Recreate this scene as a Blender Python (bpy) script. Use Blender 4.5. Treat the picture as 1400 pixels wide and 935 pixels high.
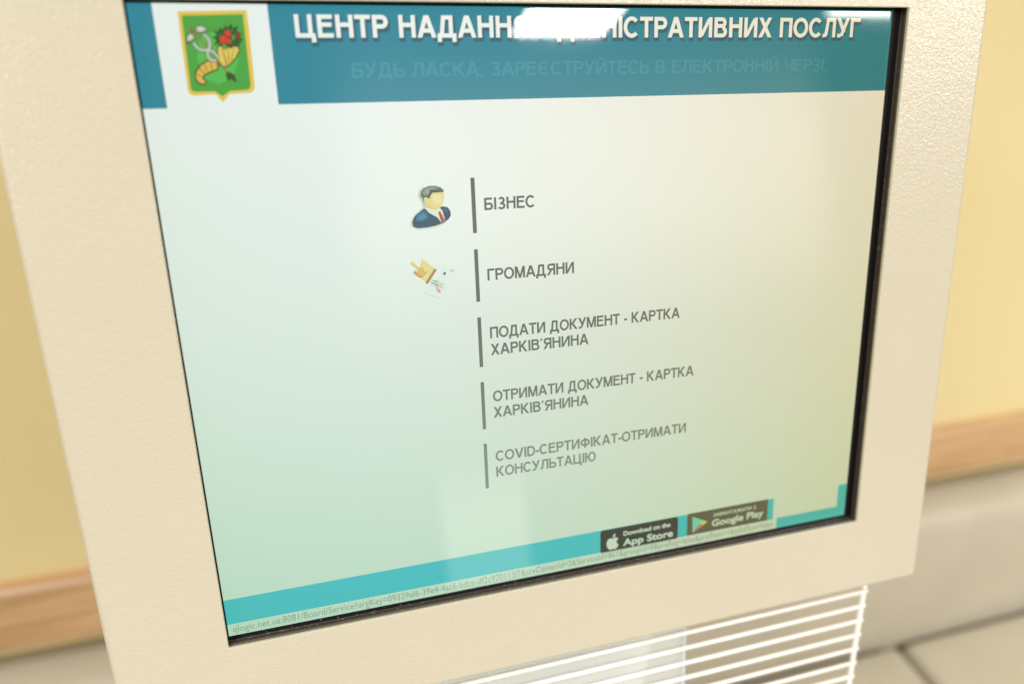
import bpy, bmesh, math, os, random
from mathutils import Vector, Matrix

# ---------------------------------------------------------------- clearing
for o in list(bpy.data.objects):
    bpy.data.objects.remove(o, do_unlink=True)
scene = bpy.context.scene
col = scene.collection
random.seed(7)

# ---------------------------------------------------------------- frames
TH = math.radians(15.0)                       # the kiosk face leans back 15 degrees
S_, C_ = math.sin(TH), math.cos(TH)
PANEL_O = Vector((0.0, 0.35642, 1.61454))     # top left corner of the display
PX, PUP, PN = Vector((1, 0, 0)), Vector((0, S_, C_)), Vector((0, -C_, S_))
PANEL = Matrix(((PX.x, PUP.x, PN.x, PANEL_O.x), (PX.y, PUP.y, PN.y, PANEL_O.y), (PX.z, PUP.z, PN.z, PANEL_O.z), (0, 0, 0, 1)))

def from_panel(v):                            # direction (x right, y down, z into the screen) -> world
    return PX * v[0] - PUP * v[1] - PN * v[2]

# ---------------------------------------------------------------- camera
R0 = (0.960963, 0.035381, -0.274405)
R1 = (-0.106881, 0.962271, -0.250223)
R2 = (0.255198, 0.269783, 0.928488)
CPOS = (0.059726, 0.057999, -0.353450)
cam_d = bpy.data.cameras.new('camera')
cam = bpy.data.objects.new('camera', cam_d); col.objects.link(cam)
right, down, fwd = from_panel(R0), from_panel(R1), from_panel(R2)
pos = PANEL_O + from_panel(CPOS)
cam.matrix_world = Matrix(((right.x, -down.x, -fwd.x, pos.x), (right.y, -down.y, -fwd.y, pos.y), (right.z, -down.z, -fwd.z, pos.z), (0, 0, 0, 1)))
cam_d.sensor_width = 36.0
cam_d.lens = 998.8 / 1400 * 36.0
cam_d.clip_start, cam_d.clip_end = 0.02, 60.0
cam_d.dof.use_dof = True
cam_d.dof.focus_distance = 0.375
cam_d.dof.aperture_fstop = 3.2
cam_d.dof.aperture_blades = 9
scene.camera = cam

# ---------------------------------------------------------------- world, lamps, exposure
world = bpy.data.worlds.new('World'); scene.world = world; world.use_nodes = True
bg = world.node_tree.nodes['Background']
bg.inputs[0].default_value = (1.0, 0.86, 0.62, 1); bg.inputs[1].default_value = 0.24
scene.view_settings.view_transform = 'Standard'; scene.view_settings.look = 'None'
scene.view_settings.exposure = 0.0; scene.view_settings.gamma = 1.0

def lamp(name, loc, size_x, size_y, radiance, color, rot):
    d = bpy.data.lights.new(name, 'AREA'); d.shape = 'RECTANGLE'; d.size, d.size_y = size_x, size_y
    d.energy = radiance * math.pi * size_x * size_y; d.color = color
    o = bpy.data.objects.new(name, d); o.location = loc; o.rotation_euler = rot; col.objects.link(o)
    return o

WARM = (1.0, 0.955, 0.885)
lamp('ceiling_or_fill_lamp', (1.24, -1.81, 2.75), 0.41, 1.24, 42, WARM, (0, 0, 0))
lamp('ceiling_or_fill_lamp', (2.87, -1.58, 2.75), 0.80, 1.24, 30, WARM, (0, 0, 0))
lamp('ceiling_or_fill_lamp', (-0.75, -0.30, 2.75), 0.60, 0.60, 13, WARM, (0, 0, 0))  # added fill lamp, raises the general light level
lamp('ceiling_or_fill_lamp', (1.35, -0.30, 2.75), 0.60, 0.60, 2, WARM, (0, 0, 0))  # second added fill lamp, kept weak
lamp('ceiling_or_fill_lamp', (-1.7, -1.2, 2.75), 0.80, 0.80, 33, WARM, (0, 0, 0))  # added fill lamp to brighten the left part of the wall
FAR_GLOW = lamp('far_wall_reflection_light', (1.45, -2.52, 2.15), 2.7, 1.7, 1.05, (1.0, 0.94, 0.80), (math.radians(90), 0, 0))  # added light, stands for a bright far wall mirrored in the banner
LOW_GLOW = lamp('low_reflection_light', (0.69, -2.50, 0.42), 0.42, 1.1, 1.2, (1.0, 0.92, 0.78), (math.radians(90), 0, 0))  # added unseen light for the pale patch mirrored low on the display
def soft_edges(o, fall):                       # light fades towards the borders to soften its reflection
    d = o.data; d.use_nodes = True; nt = d.node_tree; em = nt.nodes['Emission']
    geo = nt.nodes.new('ShaderNodeNewGeometry'); sep = nt.nodes.new('ShaderNodeSeparateXYZ'); nt.links.new(geo.outputs['Parametric'], sep.inputs[0])
    outs = []
    for i, fl in enumerate(fall):
        a = nt.nodes.new('ShaderNodeMath'); a.operation = 'SUBTRACT'; nt.links.new(sep.outputs[i], a.inputs[0]); a.inputs[1].default_value = 0.5
        b = nt.nodes.new('ShaderNodeMath'); b.operation = 'ABSOLUTE'; nt.links.new(a.outputs[0], b.inputs[0])
        m = nt.nodes.new('ShaderNodeMapRange'); m.interpolation_type = 'SMOOTHSTEP'; nt.links.new(b.outputs[0], m.inputs[0])
        m.inputs[1].default_value = 0.5; m.inputs[2].default_value = 0.5 - fl; m.inputs[3].default_value = 0.0; m.inputs[4].default_value = 1.0
        outs.append(m.outputs[0])
    p = nt.nodes.new('ShaderNodeMath'); p.operation = 'MULTIPLY'; nt.links.new(outs[0], p.inputs[0]); nt.links.new(outs[1], p.inputs[1])
    nt.links.new(p.outputs[0], em.inputs['Strength'])
soft_edges(FAR_GLOW, (0.12, 0.45)); soft_edges(LOW_GLOW, (0.10, 0.35))
scene.render.engine = 'CYCLES'
scene.cycles.max_bounces = 8

# ---------------------------------------------------------------- material helpers
def base_mat(name):
    m = bpy.data.materials.new(name); m.use_nodes = True
    return m, m.node_tree, m.node_tree.nodes['Principled BSDF']

def simple(name, rgb, rough=0.5, spec=0.5, metal=0.0):
    m, nt, b = base_mat(name)
    b.inputs['Base Color'].default_value = (*rgb, 1); b.inputs['Roughness'].default_value = rough
    b.inputs['Specular IOR Level'].default_value = spec; b.inputs['Metallic'].default_value = metal
    return m

def N(nt, t, **kw):
    n = nt.nodes.new(t)
    for k, v in kw.items(): setattr(n, k, v)
    return n

def math_node(nt, op, a, b=None, clamp=False):
    n = N(nt, 'ShaderNodeMath', operation=op, use_clamp=clamp)
    for i, v in enumerate((a, b)):
        if v is None: continue
        if isinstance(v, (int, float)): n.inputs[i].default_value = v
        else: nt.links.new(v, n.inputs[i])
    return n.outputs[0]

def srgb(r, g, b):
    f = lambda c: c / 255 / 12.92 if c / 255 < .04045 else ((c / 255 + .055) / 1.055) ** 2.4
    return (f(r), f(g), f(b))

# a twisted-nematic LCD: brightness, tint and contrast depend on the angle at which each point is seen
T = [(0.765, 0.845, 0.790), (-0.139, -0.062, -0.10), (-0.26, -0.49, -0.90), (-0.231, -0.119, -0.222), (-0.52, -0.30, -0.44)]  # fitted tint: warm room reflection is mixed into the panel's own colour
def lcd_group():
    g = bpy.data.node_groups.new('lcd_angle_and_reflection', 'ShaderNodeTree')
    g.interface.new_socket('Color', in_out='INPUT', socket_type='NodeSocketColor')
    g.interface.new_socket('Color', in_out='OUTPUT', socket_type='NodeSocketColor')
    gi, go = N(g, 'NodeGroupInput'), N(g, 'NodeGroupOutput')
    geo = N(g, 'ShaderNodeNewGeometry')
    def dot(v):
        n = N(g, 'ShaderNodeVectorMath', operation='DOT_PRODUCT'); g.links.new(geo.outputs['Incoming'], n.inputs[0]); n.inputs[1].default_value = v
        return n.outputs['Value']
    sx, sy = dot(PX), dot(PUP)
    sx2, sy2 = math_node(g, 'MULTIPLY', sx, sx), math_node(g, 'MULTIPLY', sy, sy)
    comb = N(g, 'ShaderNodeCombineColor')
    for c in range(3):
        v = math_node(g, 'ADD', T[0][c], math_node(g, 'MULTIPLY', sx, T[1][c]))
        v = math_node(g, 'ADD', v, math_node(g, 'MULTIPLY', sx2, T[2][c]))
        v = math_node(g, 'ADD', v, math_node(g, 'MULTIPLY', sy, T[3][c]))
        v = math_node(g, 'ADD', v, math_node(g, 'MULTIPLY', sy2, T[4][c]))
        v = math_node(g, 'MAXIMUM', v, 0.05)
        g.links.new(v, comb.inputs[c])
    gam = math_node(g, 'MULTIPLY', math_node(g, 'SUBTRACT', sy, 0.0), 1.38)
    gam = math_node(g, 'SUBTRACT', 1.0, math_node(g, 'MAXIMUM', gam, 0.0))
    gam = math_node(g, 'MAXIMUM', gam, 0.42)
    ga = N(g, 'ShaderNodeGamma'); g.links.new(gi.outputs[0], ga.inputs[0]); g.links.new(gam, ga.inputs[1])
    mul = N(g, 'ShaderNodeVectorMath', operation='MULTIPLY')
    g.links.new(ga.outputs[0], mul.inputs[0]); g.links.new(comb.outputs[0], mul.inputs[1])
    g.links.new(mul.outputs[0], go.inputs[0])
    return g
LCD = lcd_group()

_lcd_cache = {}
def lcd(rgb):
    key = tuple(round(c, 4) for c in rgb)
    if key in _lcd_cache: return _lcd_cache[key]
    m, nt, b = base_mat('lcd_pixels')
    b.inputs['Base Color'].default_value = (0.012, 0.012, 0.014, 1)
    b.inputs['Roughness'].default_value = 0.02; b.inputs['IOR'].default_value = 1.68
    tc = N(nt, 'ShaderNodeTexCoord'); sm = N(nt, 'ShaderNodeTexNoise'); sm.inputs['Scale'].default_value = 14; sm.inputs['Detail'].default_value = 5; sm.inputs['Distortion'].default_value = 1.5
    nt.links.new(tc.outputs['Object'], sm.inputs['Vector'])
    mr = N(nt, 'ShaderNodeMapRange'); mr.inputs[1].default_value = 0.45; mr.inputs[2].default_value = 0.75; mr.inputs[3].default_value = 0.015; mr.inputs[4].default_value = 0.055
    nt.links.new(sm.outputs[0], mr.inputs[0]); nt.links.new(mr.outputs[0], b.inputs['Roughness'])       # finger smears on the glass
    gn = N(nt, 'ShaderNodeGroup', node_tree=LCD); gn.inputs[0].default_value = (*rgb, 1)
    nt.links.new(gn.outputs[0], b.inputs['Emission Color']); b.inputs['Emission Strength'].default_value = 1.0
    _lcd_cache[key] = m
    return m

# powder-coated sheet steel
def powder_coat(name, rgb, scale=620, strength=0.5, rough=0.36):
    m, nt, b = base_mat(name)
    tc = N(nt, 'ShaderNodeTexCoord')
    n1 = N(nt, 'ShaderNodeTexNoise'); n1.inputs['Scale'].default_value = scale; n1.inputs['Detail'].default_value = 2.5; n1.inputs['Roughness'].default_value = 0.5; n1.inputs['Distortion'].default_value = 0.6
    n2 = N(nt, 'ShaderNodeTexNoise'); n2.inputs['Scale'].default_value = 11; n2.inputs['Detail'].default_value = 7; n2.inputs['Distortion'].default_value = 0.8
    nt.links.new(tc.outputs['Object'], n1.inputs['Vector']); nt.links.new(tc.outputs['Object'], n2.inputs['Vector'])
    bp = N(nt, 'ShaderNodeBump'); bp.inputs['Strength'].default_value = strength; bp.inputs['Distance'].default_value = 0.0004
    nt.links.new(n1.outputs[0], bp.inputs['Height']); nt.links.new(bp.outputs[0], b.inputs['Normal'])
    mix = N(nt, 'ShaderNodeMix', data_type='RGBA')
    mix.inputs['A'].default_value = (*[c * k for c, k in zip(rgb, (0.94, 0.94, 0.92))], 1); mix.inputs['B'].default_value = (*rgb, 1)
    nt.links.new(n2.outputs[0], mix.inputs['Factor']); nt.links.new(mix.outputs['Result'], b.inputs['Base Color'])
    b.inputs['Roughness'].default_value = rough
    return m

M_BEZEL = powder_coat('cream_powder_coat', (0.585, 0.543, 0.44), 640, 0.8, 0.25)
M_PED = powder_coat('white_powder_coat', (0.80, 0.79, 0.75), 500, 0.3, 0.4)
M_BORDER = simple('black_border', (0.008, 0.008, 0.009), 0.25)
M_WIRE = simple('white_wire_enamel', (0.95, 0.95, 0.95), 0.22, 0.7)

def gasket_mat(name='dusty_rubber', rgb=(0.045, 0.032, 0.026)):
    m, nt, b = base_mat(name)
    tc = N(nt, 'ShaderNodeTexCoord')
    no = N(nt, 'ShaderNodeTexNoise'); no.inputs['Scale'].default_value = 420; no.inputs['Detail'].default_value = 4
    nt.links.new(tc.outputs['Object'], no.inputs['Vector'])
    r = N(nt, 'ShaderNodeValToRGB'); r.color_ramp.elements[0].position = 0.60; r.color_ramp.elements[0].color = (*rgb, 1)
    r.color_ramp.elements[1].position = 0.80; r.color_ramp.elements[1].color = (0.22, 0.19, 0.15, 1)
    nt.links.new(no.outputs[0], r.inputs[0]); nt.links.new(r.outputs[0], b.inputs['Base Color'])
    b.inputs['Roughness'].default_value = 0.42
    return m
M_GASKET = gasket_mat(rgb=(0.055, 0.041, 0.033))
M_GASKET_EDGE = gasket_mat('worn_rubber_lip', (0.10, 0.09, 0.066))

def wall_mat():
    m, nt, b = base_mat('yellow_wall_paint')
    tc = N(nt, 'ShaderNodeTexCoord'); no = N(nt, 'ShaderNodeTexNoise'); no.inputs['Scale'].default_value = 3.0; no.inputs['Detail'].default_value = 5
    nt.links.new(tc.outputs['Object'], no.inputs['Vector'])
    mix = N(nt, 'ShaderNodeMix', data_type='RGBA'); mix.inputs['A'].default_value = (0.74, 0.625, 0.33, 1); mix.inputs['B'].default_value = (0.79, 0.675, 0.38, 1)
    nt.links.new(no.outputs[0], mix.inputs['Factor']); nt.links.new(mix.outputs['Result'], b.inputs['Base Color'])
    n2 = N(nt, 'ShaderNodeTexNoise'); n2.inputs['Scale'].default_value = 180; nt.links.new(tc.outputs['Object'], n2.inputs['Vector'])
    bp = N(nt, 'ShaderNodeBump'); bp.inputs['Strength'].default_value = 0.2; bp.inputs['Distance'].default_value = 0.001
    nt.links.new(n2.outputs[0], bp.inputs['Height']); nt.links.new(bp.outputs[0], b.inputs['Normal'])
    b.inputs['Roughness'].default_value = 0.6
    return m
M_WALL = wall_mat()

def wood_mat():
    m, nt, b = base_mat('varnished_beech')
    tc = N(nt, 'ShaderNodeTexCoord'); mp = N(nt, 'ShaderNodeMapping'); mp.inputs['Scale'].default_value = (1.8, 10, 13)
    nt.links.new(tc.outputs['Object'], mp.inputs['Vector'])
    no = N(nt, 'ShaderNodeTexNoise'); no.inputs['Scale'].default_value = 1.6; no.inputs['Detail'].default_value = 6; no.inputs['Distortion'].default_value = 1.2
    nt.links.new(mp.outputs[0], no.inputs['Vector'])
    r = N(nt, 'ShaderNodeValToRGB'); e = r.color_ramp.elements
    e[0].position = 0.28; e[0].color = (0.40, 0.235, 0.11, 1); e[1].position = 0.62; e[1].color = (0.69, 0.45, 0.24, 1)
    nt.links.new(no.outputs[0], r.inputs[0]); nt.links.new(r.outputs[0], b.inputs['Base Color'])
    b.inputs['Roughness'].default_value = 0.35
    return m
M_WOOD = wood_mat()

def sofa_mat():
    m, nt, b = base_mat('cream_leatherette')
    tc = N(nt, 'ShaderNodeTexCoord')
    no = N(nt, 'ShaderNodeTexNoise'); no.inputs['Scale'].default_value = 7; no.inputs['Detail'].default_value = 4
    vo = N(nt, 'ShaderNodeTexVoronoi'); vo.inputs['Scale'].default_value = 500
    for n in (no, vo): nt.links.new(tc.outputs['Object'], n.inputs['Vector'])
    mix = N(nt, 'ShaderNodeMix', data_type='RGBA'); mix.inputs['A'].default_value = (0.43, 0.395, 0.315, 1); mix.inputs['B'].default_value = (0.54, 0.50, 0.405, 1)
    nt.links.new(no.outputs[0], mix.inputs['Factor']); nt.links.new(mix.outputs['Result'], b.inputs['Base Color'])
    bp = N(nt, 'ShaderNodeBump'); bp.inputs['Strength'].default_value = 0.3; bp.inputs['Distance'].default_value = 0.0008
    nt.links.new(vo.outputs[0], bp.inputs['Height']); nt.links.new(bp.outputs[0], b.inputs['Normal'])
    b.inputs['Roughness'].default_value = 0.45
    return m
M_SOFA = sofa_mat()
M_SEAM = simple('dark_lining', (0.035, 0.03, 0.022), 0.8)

def pane_mat():
    m = bpy.data.materials.new('frosted_acrylic'); m.use_nodes = True; nt = m.node_tree; nt.nodes.clear()
    out = N(nt, 'ShaderNodeOutputMaterial')
    tr = N(nt, 'ShaderNodeBsdfTransparent'); tr.inputs[0].default_value = (0.96, 0.98, 0.98, 1)
    pr = N(nt, 'ShaderNodeBsdfPrincipled'); pr.inputs['Base Color'].default_value = (0.80, 0.84, 0.85, 1); pr.inputs['Roughness'].default_value = 0.08
    mx = N(nt, 'ShaderNodeMixShader'); mx.inputs[0].default_value = 0.32
    nt.links.new(tr.outputs[0], mx.inputs[1]); nt.links.new(pr.outputs[0], mx.inputs[2]); nt.links.new(mx.outputs[0], out.inputs[0])
    return m
M_PANE = pane_mat()
M_PANE_EDGE = simple('acrylic_edge', (0.62, 0.76, 0.78), 0.15)
M_FLOOR = simple('grey_floor_tile', (0.35, 0.33, 0.29), 0.4)
M_DARK = simple('dark_plastic', (0.03, 0.03, 0.03), 0.5)

# ---------------------------------------------------------------- mesh helpers
def link(name, me, parent=None):
    o = bpy.data.objects.new(name, me); col.objects.link(o)
    if parent is not None: o.parent = parent
    return o

def finish(name, bm, mats, parent=None, smooth=False):
    me = bpy.data.meshes.new(name); bmesh.ops.recalc_face_normals(bm, faces=bm.faces); bm.to_mesh(me); bm.free()
    for m in (mats if isinstance(mats, (list, tuple)) else [mats]): me.materials.append(m)
    if smooth:
        for p in me.polygons: p.use_smooth = True
    return link(name, me, parent)

def box(bm, x0, x1, y0, y1, z0, z1, bevel=0.0, seg=3):
    r = bmesh.ops.create_cube(bm, size=1.0)
    for v in r['verts']:
        v.co = Vector((x0 + (v.co.x + .5) * (x1 - x0), y0 + (v.co.y + .5) * (y1 - y0), z0 + (v.co.z + .5) * (z1 - z0)))
    if bevel:
        es = list({e for v in r['verts'] for e in v.link_edges})
        bmesh.ops.bevel(bm, geom=es, offset=bevel, segments=seg, profile=0.5, affect='EDGES')

def tube(bm, p0, p1, r, n=14):
    p0, p1 = Vector(p0), Vector(p1); d = (p1 - p0).normalized()
    a = d.orthogonal().normalized(); b = d.cross(a)
    rings = []
    L = (p1 - p0).length
    for t, k in ((0, .55), (r * .5, 1), (L - r * .5, 1), (L, .55)):
        rings.append([bm.verts.new(p0 + d * t + (a * math.cos(2 * math.pi * i / n) + b * math.sin(2 * math.pi * i / n)) * r * k) for i in range(n)])
    for r0, r1 in zip(rings, rings[1:]):
        for i in range(n): bm.faces.new((r0[i], r0[(i + 1) % n], r1[(i + 1) % n], r1[i]))
    bm.faces.new(rings[0]); bm.faces.new(rings[-1])

def rect_ring(bm, x0, x1, y0, y1, z, r, n=5):      # panel mm (y down, z towards the viewer) -> ring of verts
    vs = []
    for cx, cy, a0 in ((x1 - r, y0 + r, -90), (x1 - r, y1 - r, 0), (x0 + r, y1 - r, 90), (x0 + r, y0 + r, 180)):
        for k in range(n):
            a = math.radians(a0 + 90 * k / (n - 1))
            vs.append(bm.verts.new(((cx + r * math.cos(a)) / 1000, -(cy + r * math.sin(a)) / 1000, z / 1000)))
    return vs

def bridge(bm, rings, mat=0):
    fs = []
    for a, b in zip(rings, rings[1:]):
        for i in range(len(a)):
            f = bm.faces.new((a[i], a[(i + 1) % len(a)], b[(i + 1) % len(b)], b[i])); f.material_index = mat; fs.append(f)
    return fs

# flat print on the display: polygons and lettering in millimetres, y down
FONT_DIR = os.path.join(bpy.utils.resource_path('LOCAL'), 'datafiles', 'fonts')
FONT = None
try: MONO = bpy.data.fonts.load(os.path.join(FONT_DIR, 'DejaVuSansMono.woff2'))
except Exception: MONO = None

def glyph_mesh(s, font, spacing=1.0):
    c = bpy.data.curves.new('lettering', 'FONT'); c.body = s; c.resolution_u = 5; c.space_character = spacing
    if font: c.font = font
    o = bpy.data.objects.new('lettering', c); col.objects.link(o)
    bpy.context.view_layer.update()
    dg = bpy.context.evaluated_depsgraph_get()
    me = bpy.data.meshes.new_from_object(o.evaluated_get(dg))
    vs = [tuple(v.co) for v in me.vertices]; fs = [tuple(p.vertices) for p in me.polygons]
    bpy.data.meshes.remove(me); bpy.data.objects.remove(o, do_unlink=True); bpy.data.curves.remove(c)
    return vs, fs
_caps = {}
def cap_height(font):
    if font not in _caps: _caps[font] = max(v[1] for v in glyph_mesh('H', font)[0])
    return _caps[font]


# ---------------------------------------------------------------- a plain grotesque alphabet drawn with strokes (cap height 1)
def GL(ch, w):
    P = []
    def V(x, y0=0.0, y1=1.0): P.append([(x, y0), (x + w, y0), (x + w, y1), (x, y1)])
    def Hb(y, x0, x1, t=None): t = t or w * 0.88; P.append([(x0, y), (x1, y), (x1, y + t), (x0, y + t)])
    def Dg(x0, y0, x1, y1, k=1.0):
        h = w * k / 2 * math.hypot(x1 - x0, y1 - y0) / abs(y1 - y0)
        P.append([(x0 - h, y0), (x0 + h, y0), (x1 + h, y1), (x1 - h, y1)])
    def Ar(cx, cy, rx, ry, a0, a1, tx=None, ty=None, n=14):
        tx = tx or w; ty = ty or w * .9
        A = [math.radians(a0 + (a1 - a0) * i / n) for i in range(n + 1)]
        o = [(cx + rx * math.cos(a), cy + ry * math.sin(a)) for a in A]; q = [(cx + (rx - tx) * math.cos(a), cy + (ry - ty) * math.sin(a)) for a in A]
        for i in range(n): P.append([o[i], o[i + 1], q[i + 1], q[i]])
    h = w * 0.88
    if ch in 'АA': W_ = .98; Dg(w * .55, 0, W_ / 2 - .01, 1); Dg(W_ - w * .55, 0, W_ / 2 + .01, 1); Hb(.22, .24, W_ - .24)
    elif ch == 'Б': W_ = .80; V(0); Hb(1 - h, 0, .72); Hb(0, 0, .50); Hb(.60 - h, 0, .50); Ar(.50, .30, .30, .30, -90, 90)
    elif ch in 'ВB': W_ = .82; V(0); Hb(1 - h, 0, .50); Hb(0, 0, .52); Hb(.48, 0, .52); Ar(.50, .735, .27, .265, -90, 90); Ar(.52, .28, .30, .28, -90, 90)
    elif ch == 'Г': W_ = .70; V(0); Hb(1 - h, 0, W_)
    elif ch == 'Д': W_ = .98; Hb(0, 0, W_); V(0, -.2, .05); V(W_ - w, -.2, .05); V(W_ - w * 1.75, 0, 1); Hb(1 - h, .24, W_ - w * .8); Dg(.16 + w * .3, h * .7, .24 + w * .5, 1)
    elif ch in 'ЕE': W_ = .75; V(0); Hb(1 - h, 0, .73); Hb(0, 0, W_); Hb(.47, 0, .68)
    elif ch == 'Є': W_ = .92; Ar(.48, .5, .48, .515, 45, 315); Hb(.5 - h / 2, .1, .66)
    elif ch == 'Ж': W_ = 1.25; V(W_ / 2 - w / 2); Dg(w * .6, 0, W_ / 2 - .12, .56); Dg(W_ - w * .6, 0, W_ / 2 + .12, .56); Dg(w * .6, 1, W_ / 2 - .12, .44); Dg(W_ - w * .6, 1, W_ / 2 + .12, .44)
    elif ch in 'З3': W_ = .74; Ar(.38, .735, .31, .28, -90, 155); Ar(.37, .275, .37, .29, -155, 90); Hb(.565 - h, .24, .42)
    elif ch in 'ИЙ':
        W_ = .86; V(0); V(W_ - w); Dg(w * .8, .06, W_ - w * .8, .94, .9)
        if ch == 'Й': Ar(W_ / 2, 1.24, .22, .17, 180, 360, w * .8, w * .7, 8)
    elif ch in 'ІI': W_ = w; V(0)
    elif ch == 'К': W_ = .86; V(0); Dg(W_ - w * .65, 0, .26, .60); Dg(W_ - w * .75, 1, .20, .42)
    elif ch == 'Л': W_ = .88; V(W_ - w); Hb(1 - h, .22, W_ - .01); Dg(.20 + w * .1, .1, .25 + w * .45, 1); Hb(0, 0, .14, w * .8); Dg(.10 + w * .2, 0.02, .20 + w * .15, .25)
    elif ch == 'М': W_ = 1.00; V(0); V(W_ - w); Dg(w * .75, 1, W_ / 2, .0, .95); Dg(W_ - w * .75, 1, W_ / 2, .0, .95)
    elif ch == 'Н': W_ = .84; V(0); V(W_ - w); Hb(.47, 0, W_)
    elif ch in 'ОO': W_ = 1.00; Ar(.5, .5, .5, .515, 0, 360, n=28)
    elif ch == 'П': W_ = .83; V(0); V(W_ - w); Hb(1 - h, 0, W_)
    elif ch in 'РP': W_ = .78; V(0); Hb(1 - h, 0, .48); Hb(.40, 0, .48); Ar(.47, .70, .31, .30, -90, 90)
    elif ch in 'СC': W_ = .92; Ar(.48, .5, .48, .515, 42, 318, n=22)
    elif ch == 'Т': W_ = .78; V(W_ / 2 - w / 2); Hb(1 - h, 0, W_)
    elif ch == 'У': W_ = .86; Dg(.12 + w, .06, W_ - w * .5, 1); Dg(w * .5, 1, .50, .30); Hb(-.005, .06, .30, w * .9)
    elif ch == 'Ф': W_ = 1.04; V(W_ / 2 - w / 2, 0, 1); Ar(W_ / 2, .53, W_ / 2, .37, 0, 360, n=24)
    elif ch == 'Х': W_ = .88; Dg(w * .6, 0, W_ - w * .65, 1); Dg(W_ - w * .6, 0, w * .65, 1)
    elif ch == 'Ц': W_ = .94; V(0); V(W_ - w - .11); Hb(0, 0, W_); V(W_ - w * .9, -.2, .05)
    elif ch == 'Ч': W_ = .80; V(W_ - w); V(0, .62, 1); Ar(.36, .66, .36, .30, 180, 270); Hb(.36, .34, W_ - .02)
    elif ch == 'Ь': W_ = .78; V(0); Hb(0, 0, .48); Hb(.60 - h, 0, .48); Ar(.48, .30, .30, .30, -90, 90)
    elif ch == 'Ю': W_ = 1.22; V(0); Hb(.47, 0, .45); Ar(W_ - .45, .5, .45, .515, 0, 360, n=26)
    elif ch == 'Я': W_ = .84; V(W_ - w); Hb(1 - h, .33, W_); Hb(.42, .33, W_); Ar(.33, .71, .30, .29, 90, 270); Dg(w * .6, 0, .42, .46)
    elif ch == 'V': W_ = .94; Dg(w * .55, 1, W_ / 2, 0); Dg(W_ - w * .55, 1, W_ / 2, 0)
    elif ch == 'D': W_ = .86; V(0); Hb(1 - h, 0, .42); Hb(0, 0, .42); Ar(.40, .5, .46, .5, -90, 90)
    elif ch == '-': W_ = .34; Hb(.30, 0, W_, w * .95)
    elif ch == '’': W_ = w; P.append([(0, 1), (w, 1), (w, .86), (w * .45, .70), (w * .15, .72), (w * .5, .86), (0, .86)])
    elif ch == ',': W_ = w; P.append([(0, w), (w, w), (w, 0), (w * .3, -.18), (0, -.16), (w * .5, 0), (0, 0)])
    elif ch == '.': W_ = w; P.append([(0, w), (w, w), (w, 0), (0, 0)])
    else: W_ = .32
    return P, W_
TIGHT = {'Г': .03, 'Т': .02, 'А': .01, 'У': .02, 'Х': .03, 'О': .05, 'С': .05, '-': .05}
def stroke_text(s, w, gap=0.13):
    x, out = 0.0, []
    prev = None
    for ch in s:
        P, W_ = GL(ch, w)
        if prev is not None: x += gap * (1.0 if ch not in 'АУТХЖЛДСОCOV' else .62) * (1.0 if prev not in 'АУТХГЖОСЮРЬ-COVD' else .66) + (.0 if ch != ' ' else 0)
        out += [[(px + x, py) for px, py in q] for q in P]; x += W_; prev = ch
    return out, x

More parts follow.
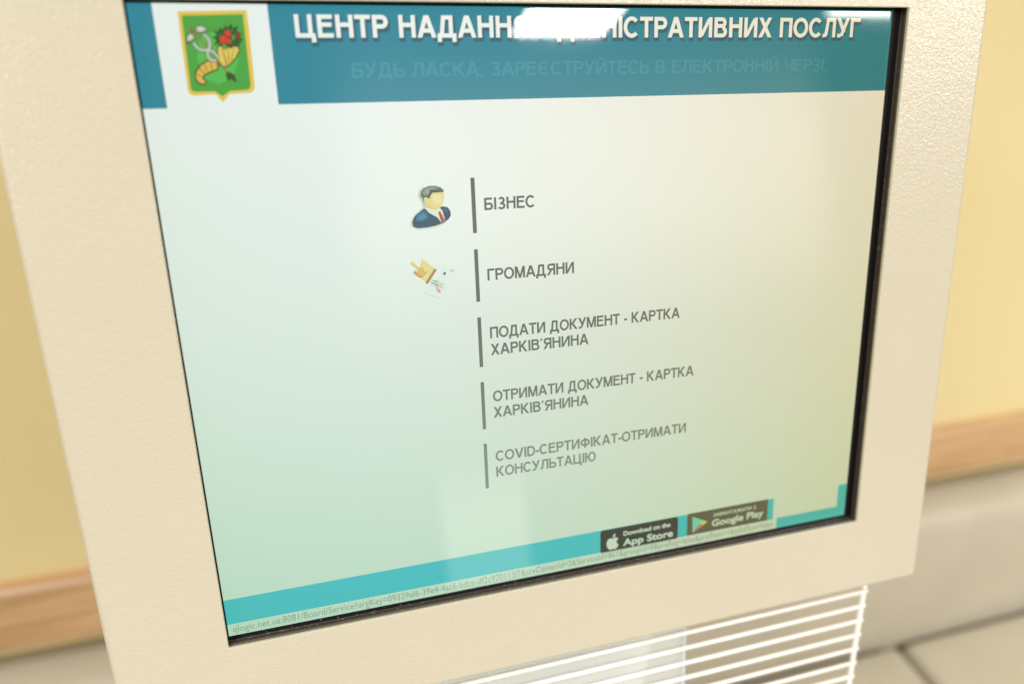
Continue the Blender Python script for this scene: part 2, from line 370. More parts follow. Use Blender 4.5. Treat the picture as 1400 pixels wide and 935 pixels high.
class Print:
    def __init__(self): self.v, self.f, self.m, self.mats, self.k = [], [], [], [], 0
    def mat(self, rgb):
        m = lcd(rgb)
        if m not in self.mats: self.mats.append(m)
        return self.mats.index(m)
    def layer(self): self.k += 1; return self.k * 0.004
    def poly(self, pts, rgb, z0=0.0):
        z = z0 + self.layer(); b = len(self.v); mi = self.mat(rgb)
        from mathutils.geometry import tessellate_polygon
        self.v += [(x, y, z) for x, y in pts]
        for t in tessellate_polygon([[Vector((x, y, 0)) for x, y in pts]]):
            self.f.append(tuple(b + i for i in t)); self.m.append(mi)
    def rect(self, x0, x1, y0, y1, rgb, r=0.0):
        if r <= 0: return self.poly([(x0, y0), (x1, y0), (x1, y1), (x0, y1)], rgb)
        pts = []
        for cx, cy, a0 in ((x1 - r, y0 + r, -90), (x1 - r, y1 - r, 0), (x0 + r, y1 - r, 90), (x0 + r, y0 + r, 180)):
            for k in range(6):
                a = math.radians(a0 + 18 * k); pts.append((cx + r * math.cos(a), cy + r * math.sin(a)))
        self.poly(pts, rgb)
    def disc(self, x, y, r, rgb, sx=1.0):
        self.poly([(x + r * sx * math.cos(a * math.pi / 12), y + r * math.sin(a * math.pi / 12)) for a in range(24)], rgb)
    def line(self, pts, w, rgb):
        P = []
        for (a, b), (c, d) in zip(pts, pts[1:]):          # smooth the polyline a little
            P += [(a + (c - a) * t, b + (d - b) * t) for t in (0, .25, .5, .75)]
        P.append(pts[-1])
        for _ in range(3):
            P = [P[0]] + [((P[i-1][0] + 2 * P[i][0] + P[i+1][0]) / 4, (P[i-1][1] + 2 * P[i][1] + P[i+1][1]) / 4) for i in range(1, len(P) - 1)] + [P[-1]]
        L, R = [], []
        for i, p in enumerate(P):
            q0, q1 = P[max(i - 1, 0)], P[min(i + 1, len(P) - 1)]
            dx, dy = q1[0] - q0[0], q1[1] - q0[1]; n = math.hypot(dx, dy) or 1
            L.append((p[0] - dy / n * w / 2, p[1] + dx / n * w / 2)); R.append((p[0] + dy / n * w / 2, p[1] - dx / n * w / 2))
        z = self.layer(); b = len(self.v); mi = self.mat(rgb); n = len(P)
        self.v += [(x, y, z) for x, y in L + R]
        for i in range(n - 1): self.f.append((b + i, b + i + 1, b + n + i + 1, b + n + i)); self.m.append(mi)
    def text(self, s, x0, x1, base, cap, rgb, bold=0.0, font='FONT', dx=0, dy=0, rise=0.0, spacing=1.0):
        font = FONT if font == 'FONT' else MONO
        vs, fs = glyph_mesh(s, font, spacing)
        a, b_ = min(v[0] for v in vs), max(v[0] for v in vs)
        kx = (x1 - x0 - 2 * bold) / (b_ - a); ky = (cap - 2 * bold) / cap_height(font); mi = self.mat(rgb)
        offs = [(0, 0)] + ([(bold * math.cos(i * math.pi / 5), bold * math.sin(i * math.pi / 5)) for i in range(10)] if bold else [])
        for ox, oy in offs:
            z = self.layer(); b = len(self.v)
            self.v += [(x0 + bold + (v[0] - a) * kx + ox + dx, base - bold - v[1] * ky + oy + dy + rise * ((v[0] - a) / (b_ - a)), z) for v in vs]
            for f in fs: self.f.append(tuple(b + i for i in f)); self.m.append(mi)
    def caps(self, s, x0, x1, base, cap, rgb, w=0.16, grow=0.0, dx=0, dy=0, gap=0.13):
        polys, W_ = stroke_text(s, w, gap); kx = (x1 - x0) / W_; mi = self.mat(rgb); z0 = self.layer(); self.k += 8
        for i, q in enumerate(polys):
            b = len(self.v); z = z0 + (i % 8) * 0.004
            Q = [(x0 + px * kx + dx, base - py * cap + dy) for px, py in q]
            if grow:
                cx, cy = sum(a for a, _ in Q) / len(Q), sum(b_ for _, b_ in Q) / len(Q)
                Q = [(a + math.copysign(grow, a - cx), b_ + math.copysign(grow, b_ - cy)) for a, b_ in Q]
            self.v += [(a, b_, z) for a, b_ in Q]
            if len(Q) == 4: self.f.append((b, b + 1, b + 2, b + 3)); self.m.append(mi)
            else:
                from mathutils.geometry import tessellate_polygon
                for t in tessellate_polygon([[Vector((a, b_, 0)) for a, b_ in Q]]): self.f.append(tuple(b + j for j in t)); self.m.append(mi)
    def build(self, name, parent, z=0.05):
        me = bpy.data.meshes.new(name)
        kk = 1.0 if self.k < 40 else 40.0 / self.k           # keep the whole print under a tenth of a millimetre
        me.from_pydata([(x / 1000, -y / 1000, (z + zz * kk) / 1000) for x, y, zz in self.v], [], self.f)
        for m in self.mats: me.materials.append(m)
        me.polygons.foreach_set('material_index', self.m)
        bm = bmesh.new(); bm.from_mesh(me)
        for f in bm.faces:
            f.normal_update()
            if f.normal.z < 0: f.normal_flip()
        bm.to_mesh(me); bm.free(); me.update()
        return link(name, me, parent)

def tag(o, label, cat, group=None):
    o['label'] = label; o['category'] = cat
    if group: o['group'] = group
    return o
def empty(name, loc):
    o = bpy.data.objects.new(name, None); o.location = loc; o.empty_display_size = 0.05; col.objects.link(o)
    return o
def panel_part(o, root):                       # place a mesh modelled in panel coordinates under a root standing on the floor
    o.parent = root; o.matrix_parent_inverse = Matrix.Identity(4)
    o.matrix_basis = Matrix.Translation(-root.location) @ PANEL
    return o
EMBLEM = {'outer': [(18.33, 3.13), (45.56, 2.41), (45.7, 8.3), (45.16, 33.01), (44.4, 34.8), (42.94, 35.59), (34.58, 35.88), (31.24, 39.18), (28.8, 35.86), (20.61, 36.28), (18.71, 35.88), (17.97, 34.32)], 'field': [(19.71, 4.67), (43.95, 4.0), (43.6, 32.09), (43.05, 33.65), (41.97, 34.31), (34.75, 34.63), (31.43, 36.81), (28.74, 34.74), (20.61, 34.72), (19.58, 34.35), (19.17, 33.24)], 'glow': [(25.29, 13.92), (32.26, 10.48), (38.79, 13.94), (39.92, 22.25), (36.78, 29.3), (30.67, 31.88), (25.27, 29.58), (23.27, 22.12)], 'tail_edge': [(27.19, 22.06), (31.7, 21.66), (31.17, 26.22), (28.0, 27.28), (25.56, 28.44), (24.93, 29.49), (26.1, 30.56), (24.99, 32.23), (22.55, 31.84), (21.3, 29.88), (21.52, 27.11), (23.12, 24.73), (25.23, 23.0)], 'tail': [(27.55, 22.59), (31.18, 22.27), (30.76, 25.69), (27.87, 26.62), (25.06, 27.95), (24.18, 29.57), (25.47, 30.69), (24.69, 31.56), (22.95, 31.13), (21.96, 29.53), (22.1, 27.34), (23.57, 25.26), (25.55, 23.53)], 'stripe1': [(23.61, 25.26), (23.99, 25.0), (25.4, 27.38), (25.09, 27.73)], 'stripe2': [(25.68, 23.53), (26.05, 23.36), (26.91, 26.61), (26.52, 26.87)], 'stripe3': [(28.22, 22.5), (28.57, 22.46), (28.93, 25.93), (28.55, 26.1)], 'stripe4': [(22.12, 27.78), (22.35, 27.43), (24.31, 28.6), (24.18, 28.95)], 'mouth_edge': [(31.75, 16.74), (33.68, 16.09), (35.23, 17.62), (36.28, 16.32), (37.74, 16.89), (38.51, 16.11), (40.76, 16.46), (41.04, 18.39), (38.87, 21.8), (35.99, 24.51), (33.33, 25.27), (31.36, 24.15), (31.49, 20.0)], 'mouth': [(32.24, 17.04), (33.59, 16.74), (35.14, 18.27), (36.18, 17.06), (37.65, 17.63), (38.41, 16.85), (40.16, 16.99), (40.52, 18.3), (38.49, 21.36), (35.71, 23.97), (33.41, 24.61), (31.77, 23.72), (32.06, 20.0)], 'fold1': [(33.62, 17.18), (34.03, 17.4), (35.21, 23.75), (34.62, 24.18)], 'fold2': [(36.21, 17.49), (36.57, 17.41), (35.97, 23.32), (35.49, 23.62)], 'fold3': [(38.63, 17.2), (38.98, 17.2), (37.01, 22.45), (36.59, 22.66)], 'leaves': [(31.23, 10.06), (33.06, 11.0), (33.71, 9.41), (35.02, 9.96), (36.46, 8.33), (37.43, 9.27), (38.76, 7.46), (39.39, 9.39), (41.48, 8.53), (40.76, 10.69), (42.63, 11.55), (41.7, 12.64), (42.65, 14.16), (41.49, 15.24), (40.6, 16.99), (38.44, 16.63), (36.52, 17.84), (35.02, 15.88), (32.66, 17.18), (32.64, 15.66), (30.59, 16.3), (31.95, 14.36), (30.38, 13.06), (32.34, 12.42)], 'leafgap1': [(33.27, 12.63), (34.23, 11.99), (34.3, 13.07)], 'leafgap2': [(38.3, 12.63), (39.51, 11.77), (39.45, 13.94), (38.29, 14.37)], 'leafgap3': [(33.41, 14.79), (34.42, 15.45), (33.49, 15.88)], 'leafgap4': [(38.45, 9.83), (39.27, 10.26), (38.56, 10.69)], 'wing1_edge': [(24.36, 9.01), (25.68, 8.15), (28.2, 8.57), (29.53, 9.85), (26.89, 11.78), (24.45, 11.35)], 'wing1': [(24.92, 9.01), (26.67, 8.7), (28.81, 9.76), (26.91, 11.01), (24.78, 10.84)], 'wing2_edge': [(19.6, 16.27), (20.28, 12.42), (22.51, 10.84), (24.03, 13.15), (22.32, 15.2)], 'wing2': [(20.48, 14.55), (20.88, 12.72), (22.41, 11.56), (23.38, 13.15), (22.13, 14.43)], 'crown': [(21.62, 9.65), (22.84, 8.59), (24.18, 11.14), (23.02, 11.78)], 'arrow': [(34.15, 25.72), (35.11, 26.84), (37.82, 28.2), (37.48, 29.09), (38.23, 31.19), (36.62, 30.54), (35.82, 29.82), (34.73, 30.69), (34.03, 29.26)]}
EMBLEM_LINES = {'snake_edge1': ([(27.21, 11.9), (28.84, 13.28), (29.44, 15.22), (28.98, 16.94), (27.87, 18.67), (27.79, 20.84), (28.91, 22.25), (30.88, 22.18)], 1.76), 'snake1': ([(27.21, 11.9), (28.84, 13.28), (29.44, 15.22), (28.98, 16.94), (27.87, 18.67), (27.79, 20.84), (28.91, 22.25), (30.88, 22.18)], 1.03), 'snake_edge2': ([(22.96, 15.2), (23.76, 17.14), (25.55, 18.23), (28.18, 18.02), (30.46, 18.9), (31.88, 21.31)], 1.76), 'snake2': ([(22.96, 15.2), (23.76, 17.14), (25.55, 18.23), (28.18, 18.02), (30.46, 18.9), (31.88, 21.31)], 1.03), 'staff': ([(23.02, 10.29), (27.93, 16.72), (32.62, 23.95), (34.86, 27.06)], 0.83)}
EMBLEM_DOTS = {'berry1': (36.91, 11.55, 1.26), 'berry2': (35.05, 14.02, 1.58), 'berry3': (36.85, 14.67, 1.05), 'berry4': (40.94, 12.64, 0.95)}
MAN = {'shadow': [(115.02, 89.12), (110.56, 92.41), (108.68, 95.42), (108.66, 97.81), (111.57, 99.45), (116.76, 99.25), (121.41, 98.66), (125.83, 96.98), (123.24, 89.16), (119.47, 81.53), (115.67, 79.57), (113.78, 80.94), (112.93, 83.53), (114.31, 86.26)], 'jacket': [(115.44, 89.59), (113.06, 91.23), (111.15, 92.6), (109.88, 94.3), (109.39, 96.06), (109.71, 97.88), (111.92, 98.78), (116.5, 98.63), (120.83, 98.01), (124.29, 97.03), (127.17, 95.4), (128.35, 93.67), (128.37, 91.86), (127.2, 89.69), (124.48, 88.93), (122.9, 89.73)], 'lapel': [(111.24, 93.44), (112.37, 92.37), (115.23, 90.47), (116.94, 92.06), (117.41, 94.18), (114.58, 95.5), (111.39, 95.6)], 'lapel2': [(124.46, 89.23), (126.28, 89.63), (127.27, 91.19), (126.1, 92.62), (125.12, 91.06)], 'shirt': [(116.26, 88.74), (120.74, 89.9), (123.21, 89.6), (124.35, 91.02), (125.39, 95.59), (124.61, 96.75), (123.39, 96.52), (121.7, 94.15), (117.87, 91.82), (116.04, 89.62)], 'tie': [(122.32, 91.64), (122.8, 91.28), (123.33, 91.55), (124.2, 93.41), (125.34, 95.95), (124.29, 96.88), (123.55, 96.38), (122.65, 93.61)], 'neck': [(116.25, 86.67), (123.89, 88.6), (122.89, 89.88), (120.71, 90.35), (118.01, 89.74), (116.19, 88.74)], 'face': [(118.71, 83.85), (120.03, 82.15), (125.51, 82.21), (125.63, 84.23), (124.88, 87.46), (123.54, 89.17), (121.2, 89.87), (119.25, 89.37), (117.83, 87.95), (116.55, 86.69), (115.57, 85.45), (115.39, 84.61), (116.56, 84.26), (118.31, 85.31)], 'cheek': [(119.93, 83.62), (122.4, 83.17), (124.77, 84.19), (123.98, 87.11), (121.79, 87.88), (120.04, 86.59)], 'hair': [(115.16, 84.83), (114.19, 83.6), (114.63, 81.57), (115.94, 80.03), (118.42, 79.13), (121.44, 79.14), (124.12, 80.01), (125.7, 81.57), (125.34, 82.38), (122.45, 82.34), (120.02, 82.3), (119.01, 83.87), (118.25, 85.24), (117.15, 84.41), (115.8, 84.28), (115.75, 87.23)], 'hairlight': [(116.05, 80.62), (118.39, 79.57), (121.41, 79.52), (123.8, 80.29), (122.56, 80.67), (119.24, 80.41), (117.69, 81.0), (118.82, 82.09), (117.52, 83.49), (115.71, 83.39), (115.19, 82.19)], 'hairdark': [(118.87, 81.36), (121.3, 81.34), (125.22, 81.99), (122.45, 82.34), (120.02, 82.39), (118.36, 84.42)]}
CARD = {'paper': [(120.36, 115.08), (129.48, 120.19), (121.62, 135.02), (111.87, 130.3)], 'sheet': [(112.72, 113.56), (119.17, 119.03), (114.64, 126.21), (108.82, 120.81), (111.52, 117.47)], 'tab': [(118.71, 118.93), (119.83, 119.55), (114.88, 126.42), (113.69, 125.59)], 'cuff': [(109.11, 118.97), (110.08, 120.45), (113.05, 122.25), (112.38, 122.98), (110.84, 122.84), (107.94, 120.27)], 'finger': [(107.43, 114.61), (108.27, 114.9), (111.34, 117.92), (110.33, 119.07), (106.94, 115.87)], 'palm': [(110.21, 118.6), (111.83, 117.5), (113.18, 118.07), (113.77, 119.83), (113.21, 122.11), (111.51, 122.12), (110.08, 120.45)], 'thumb': [(113.63, 120.59), (115.56, 119.51), (114.37, 121.12), (113.05, 122.25)], 'l1': [(117.88, 124.55), (120.33, 125.39), (120.15, 125.69), (117.7, 124.91)], 'l2': [(116.95, 124.46), (123.21, 127.15), (123.1, 127.4), (116.8, 124.77)], 'l3': [(116.65, 125.22), (122.39, 127.78), (122.21, 128.01), (116.5, 125.59)], 'l4': [(116.49, 125.68), (122.63, 128.91), (122.46, 129.17), (116.37, 126.05)], 'l5': [(116.02, 126.58), (117.39, 127.27), (117.25, 127.51), (115.88, 126.88)], 'l6': [(117.77, 126.26), (119.9, 127.24), (119.57, 127.46), (117.68, 126.6)], 'stamp': [(118.01, 127.39), (119.58, 127.37), (121.42, 130.54), (120.57, 131.57), (119.35, 130.99)], 'stampdot': [(119.9, 129.77), (120.52, 129.82), (120.57, 130.53), (119.94, 130.53)], 'mark': [(123.12, 120.92), (124.37, 121.18), (124.16, 121.94), (123.64, 122.68), (122.78, 122.45)], 'arc': [(126.15, 120.38), (127.29, 119.76), (128.35, 120.57), (128.27, 121.82), (127.53, 120.97), (126.27, 120.93)], 'foot': [(112.18, 130.33), (116.76, 132.08), (121.35, 134.29), (120.39, 134.45), (116.41, 132.62), (112.16, 130.71)]}

# ================================================================ SETTING
bm = bmesh.new(); box(bm, -3.0, 4.0, -3.0, 0.9, -0.05, 0.0)
fl = finish('floor', bm, M_FLOOR); fl['kind'] = 'structure'
bm = bmesh.new(); box(bm, -2.4, 3.6, 0.832, 0.93, 0.0, 2.9)
wl = finish('wall', bm, M_WALL); wl['kind'] = 'structure'
tag(wl, 'smooth yellow painted wall behind the kiosk and the sofa', 'wall')

# wooden rail screwed along the wall: a moulded profile extruded in x
prof = [(0.832, 0.752), (0.818, 0.750), (0.813, 0.754), (0.811, 0.762), (0.812, 0.786), (0.8145, 0.792), (0.8145, 0.798), (0.811, 0.804),
        (0.810, 0.848), (0.812, 0.857), (0.817, 0.8625), (0.832, 0.864)]
bm = bmesh.new(); ra = []
for x in (-2.4, 3.6): ra.append([bm.verts.new((x, y, z)) for y, z in prof])
for i in range(len(prof)): bm.faces.new((ra[0][i], ra[0][(i + 1) % len(prof)], ra[1][(i + 1) % len(prof)], ra[1][i]))
bm.faces.new(ra[0]); bm.faces.new(ra[1])
rail = finish('wall_rail', bm, M_WOOD)
tag(rail, 'long varnished wooden rail fixed along the yellow wall behind the kiosk', 'rail')

# sofa below the rail
sofa = empty('sofa', (0.75, 0.6, 0.0)); tag(sofa, 'cream leatherette sofa against the wall under the wooden rail', 'sofa')
SL = Vector(sofa.location)
def sofa_part(o): o.parent = sofa; o.matrix_basis = Matrix.Translation(-SL); return o
bp_ = [(0.829, 0.05), (0.829, 0.728), (0.800, 0.731), (0.770, 0.727), (0.750, 0.717), (0.737, 0.700), (0.728, 0.676), (0.720, 0.630), (0.712, 0.57), (0.706, 0.51), (0.703, 0.470),
       (0.700, 0.445), (0.70, 0.05)]
bm = bmesh.new(); xs = [-1.25 + 0.1 * i for i in range(42)]; rr = []
for x in xs:
    rr.append([bm.verts.new((x, y + (0.0018 * math.sin(x * 9 + z * 8) + 0.001 * math.sin(x * 23 - z * 11) if 0.70 < y < 0.8 else 0), z)) for y, z in bp_])
for a, b in zip(rr, rr[1:]):
    for i in range(len(bp_)): bm.faces.new((a[i], a[(i + 1) % len(bp_)], b[(i + 1) % len(bp_)], b[i]))
bm.faces.new(rr[0]); bm.faces.new(rr[-1])
back = sofa_part(finish('backrest', bm, M_SOFA, smooth=True))
for x0, x1 in ((-1.20, 0.336), (0.345, 1.088), (1.102, 1.95), (1.959, 2.80)):
    bm = bmesh.new()
    box(bm, x0, x1, 0.19, 0.688, 0.33, 0.448, 0.016, 4)
    bmesh.ops.subdivide_edges(bm, edges=[e for e in bm.edges if e.calc_length() > 0.3], cuts=12, use_grid_fill=True)
    for v in bm.verts:
        if v.co.z > 0.44:
            u = (v.co.x - x0) / (x1 - x0); w = (v.co.y - 0.19) / 0.5
            v.co.z += 0.008 * (math.sin(math.pi * min(max(u, 0), 1)) ** .5) * (math.sin(math.pi * min(max(w, 0), 1)) ** .5)
    sofa_part(finish('seat_cushion', bm, M_SOFA, smooth=True))
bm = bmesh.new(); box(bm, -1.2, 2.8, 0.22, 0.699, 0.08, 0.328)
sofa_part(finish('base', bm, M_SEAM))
for x in (-1.1, 0.7, 2.7):
    bm = bmesh.new(); box(bm, x - .03, x + .03, 0.26, 0.32, 0.0, 0.08); sofa_part(finish('leg', bm, M_DARK))

# ================================================================ KIOSK
kiosk = empty('information_kiosk', (0.188, 0.37, 0.0))
tag(kiosk, 'cream steel queue terminal with a lit touch display on a pale column', 'kiosk')
W, H = 376.0, 301.4
OL, OR_, OT, OB = -0.75, W + 4.5, -0.6, H + 2.4            # opening in the front plate
XL, XR, YT, YB = -55.9, 433.9, -74.0, 355.4                # outside of the front plate
D = 6.8

bm = bmesh.new()
inner = []
inner.append(rect_ring(bm, OL, OR_, OT, OB, D - 1.5, 0.6))
inner.append(rect_ring(bm, OL, OR_, OT, OB, D - 0.45, 0.6))
inner.append(rect_ring(bm, OL - .15, OR_ + .15, OT - .15, OB + .15, D - 0.12, 0.75))
inner.append(rect_ring(bm, OL - .5, OR_ + .5, OT - .5, OB + .5, D, 1.1))
RB = 3.2
inner.append(rect_ring(bm, XL + RB, XR - RB, YT + RB, YB - RB, D, 1.2))
for k in range(1, 7):
    a = math.radians(90 * k / 6); q = RB - RB * math.sin(a)
    inner.append(rect_ring(bm, XL + q, XR - q, YT + q, YB - q, D - RB + RB * math.cos(a), 1.2 + (RB - q) * 0.8))
inner.append(rect_ring(bm, XL, XR, YT, YB, D - 42, 3.76))
inner.append(rect_ring(bm, XL + 2, XR - 2, YT + 2, YB - 2, D - 42, 3.76))
fs = bridge(bm, inner)
n_r = 20
for i, f in enumerate(fs):
    ring = i // n_r
    f.smooth = ring not in (0, 3, 10, 11)
plate = panel_part(finish('front_plate', bm, M_BEZEL), kiosk)

bm = bmesh.new()
bridge(bm, [rect_ring(bm, -0.8, W, 0, H, 0.02, 0.01), rect_ring(bm, OL - 4, OR_ + 4, OT - 4, OB + 4, 0.02, 0.6)])
panel_part(finish('display_border', bm, M_BORDER), kiosk)

bm = bmesh.new()
o = 0.1
GL_, GT_, GR_, GB_ = OL - 1.6, OT - 1.5, OR_ + 1.1, OB + 0.1     # the gasket sits a little behind the edge of the opening
def gr(e, z, r=0.6): return rect_ring(bm, GL_ - e, GR_ + e, GT_ - e, GB_ + e, z, r)
bridge(bm, [gr(-.25, .03), gr(-.2, .45), gr(0, .6), gr(0, 3.0)])
bridge(bm, [gr(0, 3.0), gr(-.2, 3.25), gr(-.15, 4.3), gr(.3, 4.6)], 1)
bridge(bm, [gr(.3, 4.6), gr(.9, D - 1.4)], 2)
panel_part(finish('gasket', bm, [M_GASKET, M_GASKET_EDGE, M_DARK]), kiosk)

# dust and lint caught on the lower gasket
bm = bmesh.new()
for i in range(90):
    x = random.uniform(2, W - 4) if i % 3 else random.uniform(10, 190)
    y, z = (OB - random.uniform(.2, 2.2), 0.1) if random.random() < .35 else (OB + 0.02, random.uniform(0.8, 3.0))
    s = random.uniform(0.06, 0.24)
    r = bmesh.ops.create_icosphere(bm, subdivisions=1, radius=s / 1000)
    for v in r['verts']: v.co = Vector((x / 1000 + v.co.x * random.uniform(.8, 2.2), -y / 1000 + v.co.y * .6, z / 1000 + v.co.z * .6))
dust = panel_part(finish('lint', bm, simple('lint', (0.45, 0.42, 0.36), 0.9)), kiosk); dust['kind'] = 'stuff'

# housing behind the plate, and the column
bm = bmesh.new(); box(bm, 0.012, 0.364, -0.335, 0.03, -0.095, -0.006, 0.004)
panel_part(finish('housing', bm, M_PED), kiosk)
KL = Vector(kiosk.location)
def k_part(o): o.parent = kiosk; o.matrix_basis = Matrix.Translation(-KL); return o
bm = bmesh.new(); box(bm, 0.10, 0.276, 0.31, 0.43, 0.02, 1.33, 0.006); k_part(finish('column', bm, M_PED))
bm = bmesh.new(); box(bm, -0.03, 0.406, 0.19, 0.55, 0.0, 0.02, 0.005); k_part(finish('foot_plate', bm, M_PED))
bm = bmesh.new()
box(bm, 0.010, 0.2719, -0.62, -0.3735, -0.0196, -0.0162)
for f in bm.faces:
    f.material_index = 0 if abs(f.normal.z) > .5 else 1
bm.normal_update()
for f in bm.faces: f.material_index = 0 if abs(f.normal.z) > .5 else 1
panel_part(finish('cover_pane', bm, [M_PANE, M_PANE_EDGE]), kiosk)

bm = bmesh.new(); box(bm, 0.2721, 0.2734, -0.62, -0.3735, -0.0198, -0.0158, 0.0003, 1)
panel_part(finish('pane_edge', bm, M_PANE_EDGE), kiosk)

# ---- display
bm = bmesh.new()
vs = [bm.verts.new((x / 1000, -y / 1000, 0)) for x, y in ((-0.8, 0), (-0.8, H), (W, H), (W, 0))]; bm.faces.new(vs)
WHITE = (1.0, 1.0, 1.0)
disp = finish('display', bm, lcd(WHITE)); panel_part(disp, kiosk); disp['label'] = 'lit white and teal menu page on the touch display'

TEAL = (0.024, 0.27, 0.38); BAND = (0.006, 0.45, 0.80); GREY = (0.088, 0.092, 0.083)
p = Print(); p.rect(-0.8, 8.8, 0.0, 41.2, TEAL); p.build('banner_stub', disp)
p = Print(); p.rect(54.2, W, 0.0, 40.6, TEAL); p.build('banner', disp)
TITLE = 'ЦЕНТР НАДАННЯ АДМІНІСТРАТИВНИХ ПОСЛУГ'
p = Print()
p.caps(TITLE, 64.9, 356.2, 13.9, 9.4, (0.031, 0.20, 0.31), 0.2, grow=0.75, dx=0.15, dy=0.5)
p.caps(TITLE, 64.9, 356.2, 13.9, 9.4, (0.026, 0.13, 0.195), 0.2, grow=0.35, dx=0.1, dy=0.5)
p.caps(TITLE, 64.6, 356.0, 13.3, 9.4, (1.04, 1.02, 0.98), 0.215)
p.build('title_text', disp, 0.06)
p = Print(); p.caps('БУДЬ ЛАСКА, ЗАРЕЄСТРУЙТЕСЬ В ЕЛЕКТРОННІЙ ЧЕРЗІ.', 87.2, 336.8, 30.0, 6.2, (0.048, 0.34, 0.46), 0.18); p.build('subtitle_text', disp, 0.06)

p = Print()
p.poly(EMBLEM['outer'], (0.95, 0.62, 0.09)); p.poly(EMBLEM['field'], (0.085, 0.42, 0.06)); p.poly(EMBLEM['glow'], (0.11, 0.56, 0.085))
BR = (0.10, 0.075, 0.02)
for k in ('tail_edge', 'tail'): p.poly(EMBLEM[k], BR if 'edge' in k else (0.88, 0.55, 0.09))
for k in ('stripe1', 'stripe2', 'stripe3', 'stripe4'): p.poly(EMBLEM[k], (0.30, 0.19, 0.03))
p.poly(EMBLEM['leaves'], (0.022, 0.115, 0.02))
for k in ('leafgap1', 'leafgap2', 'leafgap3', 'leafgap4'): p.poly(EMBLEM[k], (0.10, 0.40, 0.06))
for k in ('mouth_edge', 'mouth'): p.poly(EMBLEM[k], BR if 'edge' in k else (0.92, 0.66, 0.13))
for k in ('fold1', 'fold2', 'fold3'): p.poly(EMBLEM[k], (0.42, 0.26, 0.04))
for k, (x, y, r) in EMBLEM_DOTS.items():
    p.disc(x, y, r * 1.15, (0.16, 0.03, 0.012)); p.disc(x, y, r, (0.85, 0.055, 0.03) if k != 'berry4' else (0.42, 0.03, 0.02))
p.poly(EMBLEM['arrow'], (0.035, 0.09, 0.02))
for k in ('staff', 'snake_edge1', 'snake_edge2', 'snake1', 'snake2'):
    pts, w = EMBLEM_LINES[k]
    p.line(pts, w, (0.34, 0.22, 0.06) if k == 'staff' else (0.12, 0.14, 0.09) if 'edge' in k else (0.62, 0.68, 0.55))
for k in ('wing1_edge', 'wing1', 'wing2_edge', 'wing2'): p.poly(EMBLEM[k], (0.16, 0.15, 0.06) if 'edge' in k else (0.70, 0.72, 0.60))
p.poly(EMBLEM['crown'], (0.26, 0.20, 0.06))
p.build('emblem', disp, 0.06)

def shrink(pts, k):
    cx, cy = sum(q[0] for q in pts) / len(pts), sum(q[1] for q in pts) / len(pts)
    return [(cx + (x - cx) * k, cy + (y - cy) * k) for x, y in pts]
p = Print()
for i, k in enumerate((1.06, 1.03, 1.0, 0.97)):
    t = i / 3; p.poly(shrink(MAN['shadow'], k), tuple(1 - (1 - c) * (0.12 + 0.5 * t * t) for c in (0.25, 0.5, 0.28)))
for k, c in (('jacket', (0.002, 0.045, 0.11)), ('lapel', (0.008, 0.13, 0.27)), ('lapel2', (0.008, 0.10, 0.19)), ('shirt', (0.86, 0.88, 0.76)), ('tie', (0.52, 0.035, 0.014)),
             ('neck', (0.85, 0.62, 0.20)), ('face', (0.93, 0.72, 0.25)), ('cheek', (0.98, 0.84, 0.42)), ('hair', (0.075, 0.115, 0.085)), ('hairlight', (0.22, 0.31, 0.24)), ('hairdark', (0.04, 0.06, 0.05))):
    p.poly(MAN[k], c)
    if k == 'lapel': p.poly(shrink(MAN['lapel'], .6), (0.02, 0.23, 0.40))
    if k == 'hairlight': p.poly(shrink(MAN['hairlight'], .6), (0.30, 0.40, 0.32))
p.build('businessman_icon', disp, 0.06)

p = Print()
for k, c in (('paper', (0.95, 1.0, 1.0)), ('foot', (0.70, 0.86, 0.84)), ('sheet', (0.93, 0.77, 0.25)), ('tab', (0.46, 0.16, 0.07)), ('cuff', (0.70, 0.27, 0.07)), ('finger', (0.93, 0.63, 0.15)),
             ('thumb', (0.70, 0.36, 0.09)), ('palm', (0.90, 0.48, 0.10)), ('l1', (0.30, 0.35, 0.30)), ('l2', (0.34, 0.38, 0.34)), ('l3', (0.22, 0.25, 0.22)), ('l4', (0.30, 0.34, 0.30)),
             ('l5', (0.45, 0.5, 0.45)), ('l6', (0.22, 0.22, 0.2)), ('stamp', (0.90, 0.52, 0.50)), ('stampdot', (0.40, 0.12, 0.12)), ('mark', (0.10, 0.12, 0.07)), ('arc', (0.45, 0.74, 0.66))):
    p.poly(CARD[k], c)
p.build('document_icon', disp, 0.06)

rows = [[('БІЗНЕС', 171.5)], [('ГРОМАДЯНИ', 191.7)], [('ПОДАТИ ДОКУМЕНТ - КАРТКА', 253.6), ('ХАРКІВ’ЯНИНА', 199.5)],
        [('ОТРИМАТИ ДОКУМЕНТ - КАРТКА', 263.4), ('ХАРКІВ’ЯНИНА', 199.2)], [('COVID-СЕРТИФІКАТ-ОТРИМАТИ', 259.5), ('КОНСУЛЬТАЦІЮ', 203.4)]]
for i, lines in enumerate(rows):
    y0 = 76.3 + 34.75 * i
    p = Print(); p.rect(139.0, 141.0 - 0.05 * i, y0, y0 + 26.7 - 0.1 * i, (0.085, 0.092, 0.075)); p.build('divider_bar', disp, 0.06)
    p = Print()
    for j, (s, x1) in enumerate(lines):
        base = (92.2, 127.3)[i] if i < 2 else (157.5, 192.2, 226.5)[i - 2] + 9.05 * j
        p.caps(s, 145.3, x1, base, 6.0, GREY, 0.2, gap=0.10)
    p.build('caption_text', disp, 0.06)

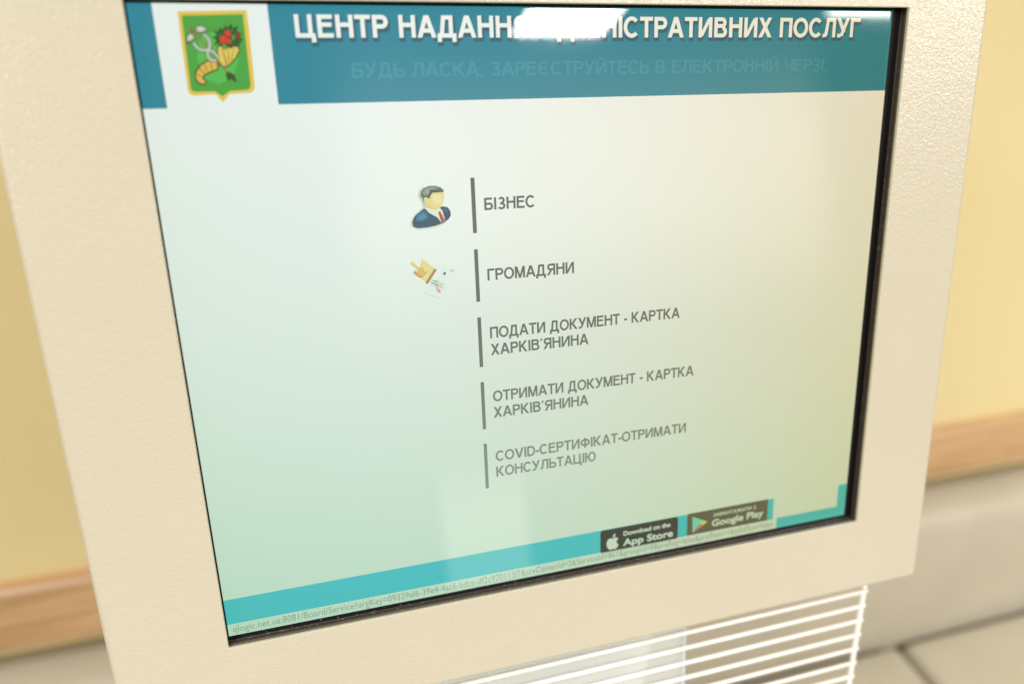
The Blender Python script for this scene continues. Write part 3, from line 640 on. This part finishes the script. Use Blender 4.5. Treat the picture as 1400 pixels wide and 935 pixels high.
p = Print(); p.rect(-0.8, 322.3, 280.2, 294.6, BAND); p.poly([(325.2, 294.3), (369.6, 294.3), (369.6, 279.2), (W, 279.2), (W, H), (325.2, H)], BAND)
p.build('footer_band', disp)
p = Print()
URL = 'qlogic.net.ua:8081/Board/Service?orgKey=09329af6-39e4-4ac6-bdce-df2c970113f7&srvCenterId=2&ServiceId=861&groupId=0&preReg=false&profItem=1&infoFlow=false'
p.rect(-0.8, 324.6, 294.9, H, (0.90, 0.93, 0.88))
p.text(URL, 1.6, 322.5, 299.7, 3.9, (0.20, 0.23, 0.19), 0.03, spacing=1.03)
p.build('status_text', disp, 0.06)

LIGHT = (0.95, 0.97, 0.92)
p = Print(); p.rect(206.0, 256.2, 280.4, 295.4, (0.0022, 0.0018, 0.0012), 1.6)
p.text('Download on the', 220.6, 251.2, 286.5, 3.0, LIGHT, 0.16, rise=-0.35)
p.text('App Store', 220.4, 253.0, 293.3, 4.7, LIGHT, 0.24, rise=-0.3)
ax, ay = 213.6, 289.6
p.poly([(ax - 3.6, ay - 1.0), (ax - 2.6, ay - 3.0), (ax - 0.9, ay - 3.2), (ax + 0.2, ay - 2.7), (ax + 1.4, ay - 3.3), (ax + 2.9, ay - 3.0), (ax + 3.6, ay - 2.0), (ax + 2.7, ay - 0.9),
        (ax + 2.7, ay + 0.6), (ax + 3.9, ay + 1.8), (ax + 3.0, ay + 3.6), (ax + 1.7, ay + 4.5), (ax + 0.2, ay + 4.0), (ax - 1.4, ay + 4.5), (ax - 2.8, ay + 3.4), (ax - 3.7, ay + 1.2)], LIGHT)
p.poly([(ax + 0.1, ay - 3.4), (ax + 0.3, ay - 4.7), (ax + 1.7, ay - 5.9), (ax + 1.9, ay - 4.6), (ax + 1.1, ay - 3.6)], LIGHT)
b1 = p.build('store_badge', disp, 0.06); b1['label'] = 'black App Store badge with white apple'
p = Print(); p.rect(262.3, 318.2, 279.9, 294.6, (0.022, 0.014, 0.005), 0.8)
p.caps('ЗАВАНТАЖИТИ З', 279.8, 309.6, 285.0, 2.3, LIGHT, 0.2)
p.text('Google Play', 279.2, 315.2, 291.6, 4.6, LIGHT, 0.22, rise=-0.6)
p.poly([(265.8, 282.3), (276.2, 287.6), (266.2, 293.4)], (0.04, 0.75, 0.62))
p.poly([(265.8, 282.3), (272.0, 285.4), (268.6, 287.9)], (0.06, 0.80, 0.30))
p.poly([(273.4, 285.9), (276.2, 287.6), (273.2, 289.4), (270.9, 287.7)], (0.90, 0.62, 0.03))
p.poly([(266.2, 293.4), (273.2, 289.4), (270.9, 287.7), (268.2, 290.2)], (0.80, 0.06, 0.12))
b2 = p.build('store_badge', disp, 0.06); b2['label'] = 'brown Google Play badge with coloured triangle'

# ================================================================ WIRE RACK
rack = empty('wire_rack', (0.188, 0.25, 0.0))
tag(rack, 'white enamelled wire leaflet rack hanging below the kiosk front plate', 'rack')
def rp(x, y, z): return (x / 1000, -y / 1000, -z / 1000)
def rx(y): return 414.6 - 0.057 * (y - 371)
for k in range(20):
    y = 375.9 + 11.75 * k
    bm = bmesh.new(); tube(bm, rp(-30 + random.uniform(-.6, .6), y, 14), rp(rx(y) + 0.7, y + random.uniform(-.12, .12), 14), 1.35 / 1000)
    panel_part(finish('wire', bm, M_WIRE, smooth=True), rack)
for x0 in (0, 1):
    bm = bmesh.new()
    a = (rx(366), rx(610)) if x0 else (-28, -28)
    tube(bm, rp(a[0], 364, 16.6), rp(a[1], 612, 16.6), 1.7 / 1000)
    panel_part(finish('upright', bm, M_WIRE, smooth=True), rack)
for x in (120, 255):
    bm = bmesh.new(); tube(bm, rp(x, 500, 15), rp(x, 500, 105), 2.5 / 1000)
    panel_part(finish('bracket', bm, M_WIRE, smooth=True), rack)
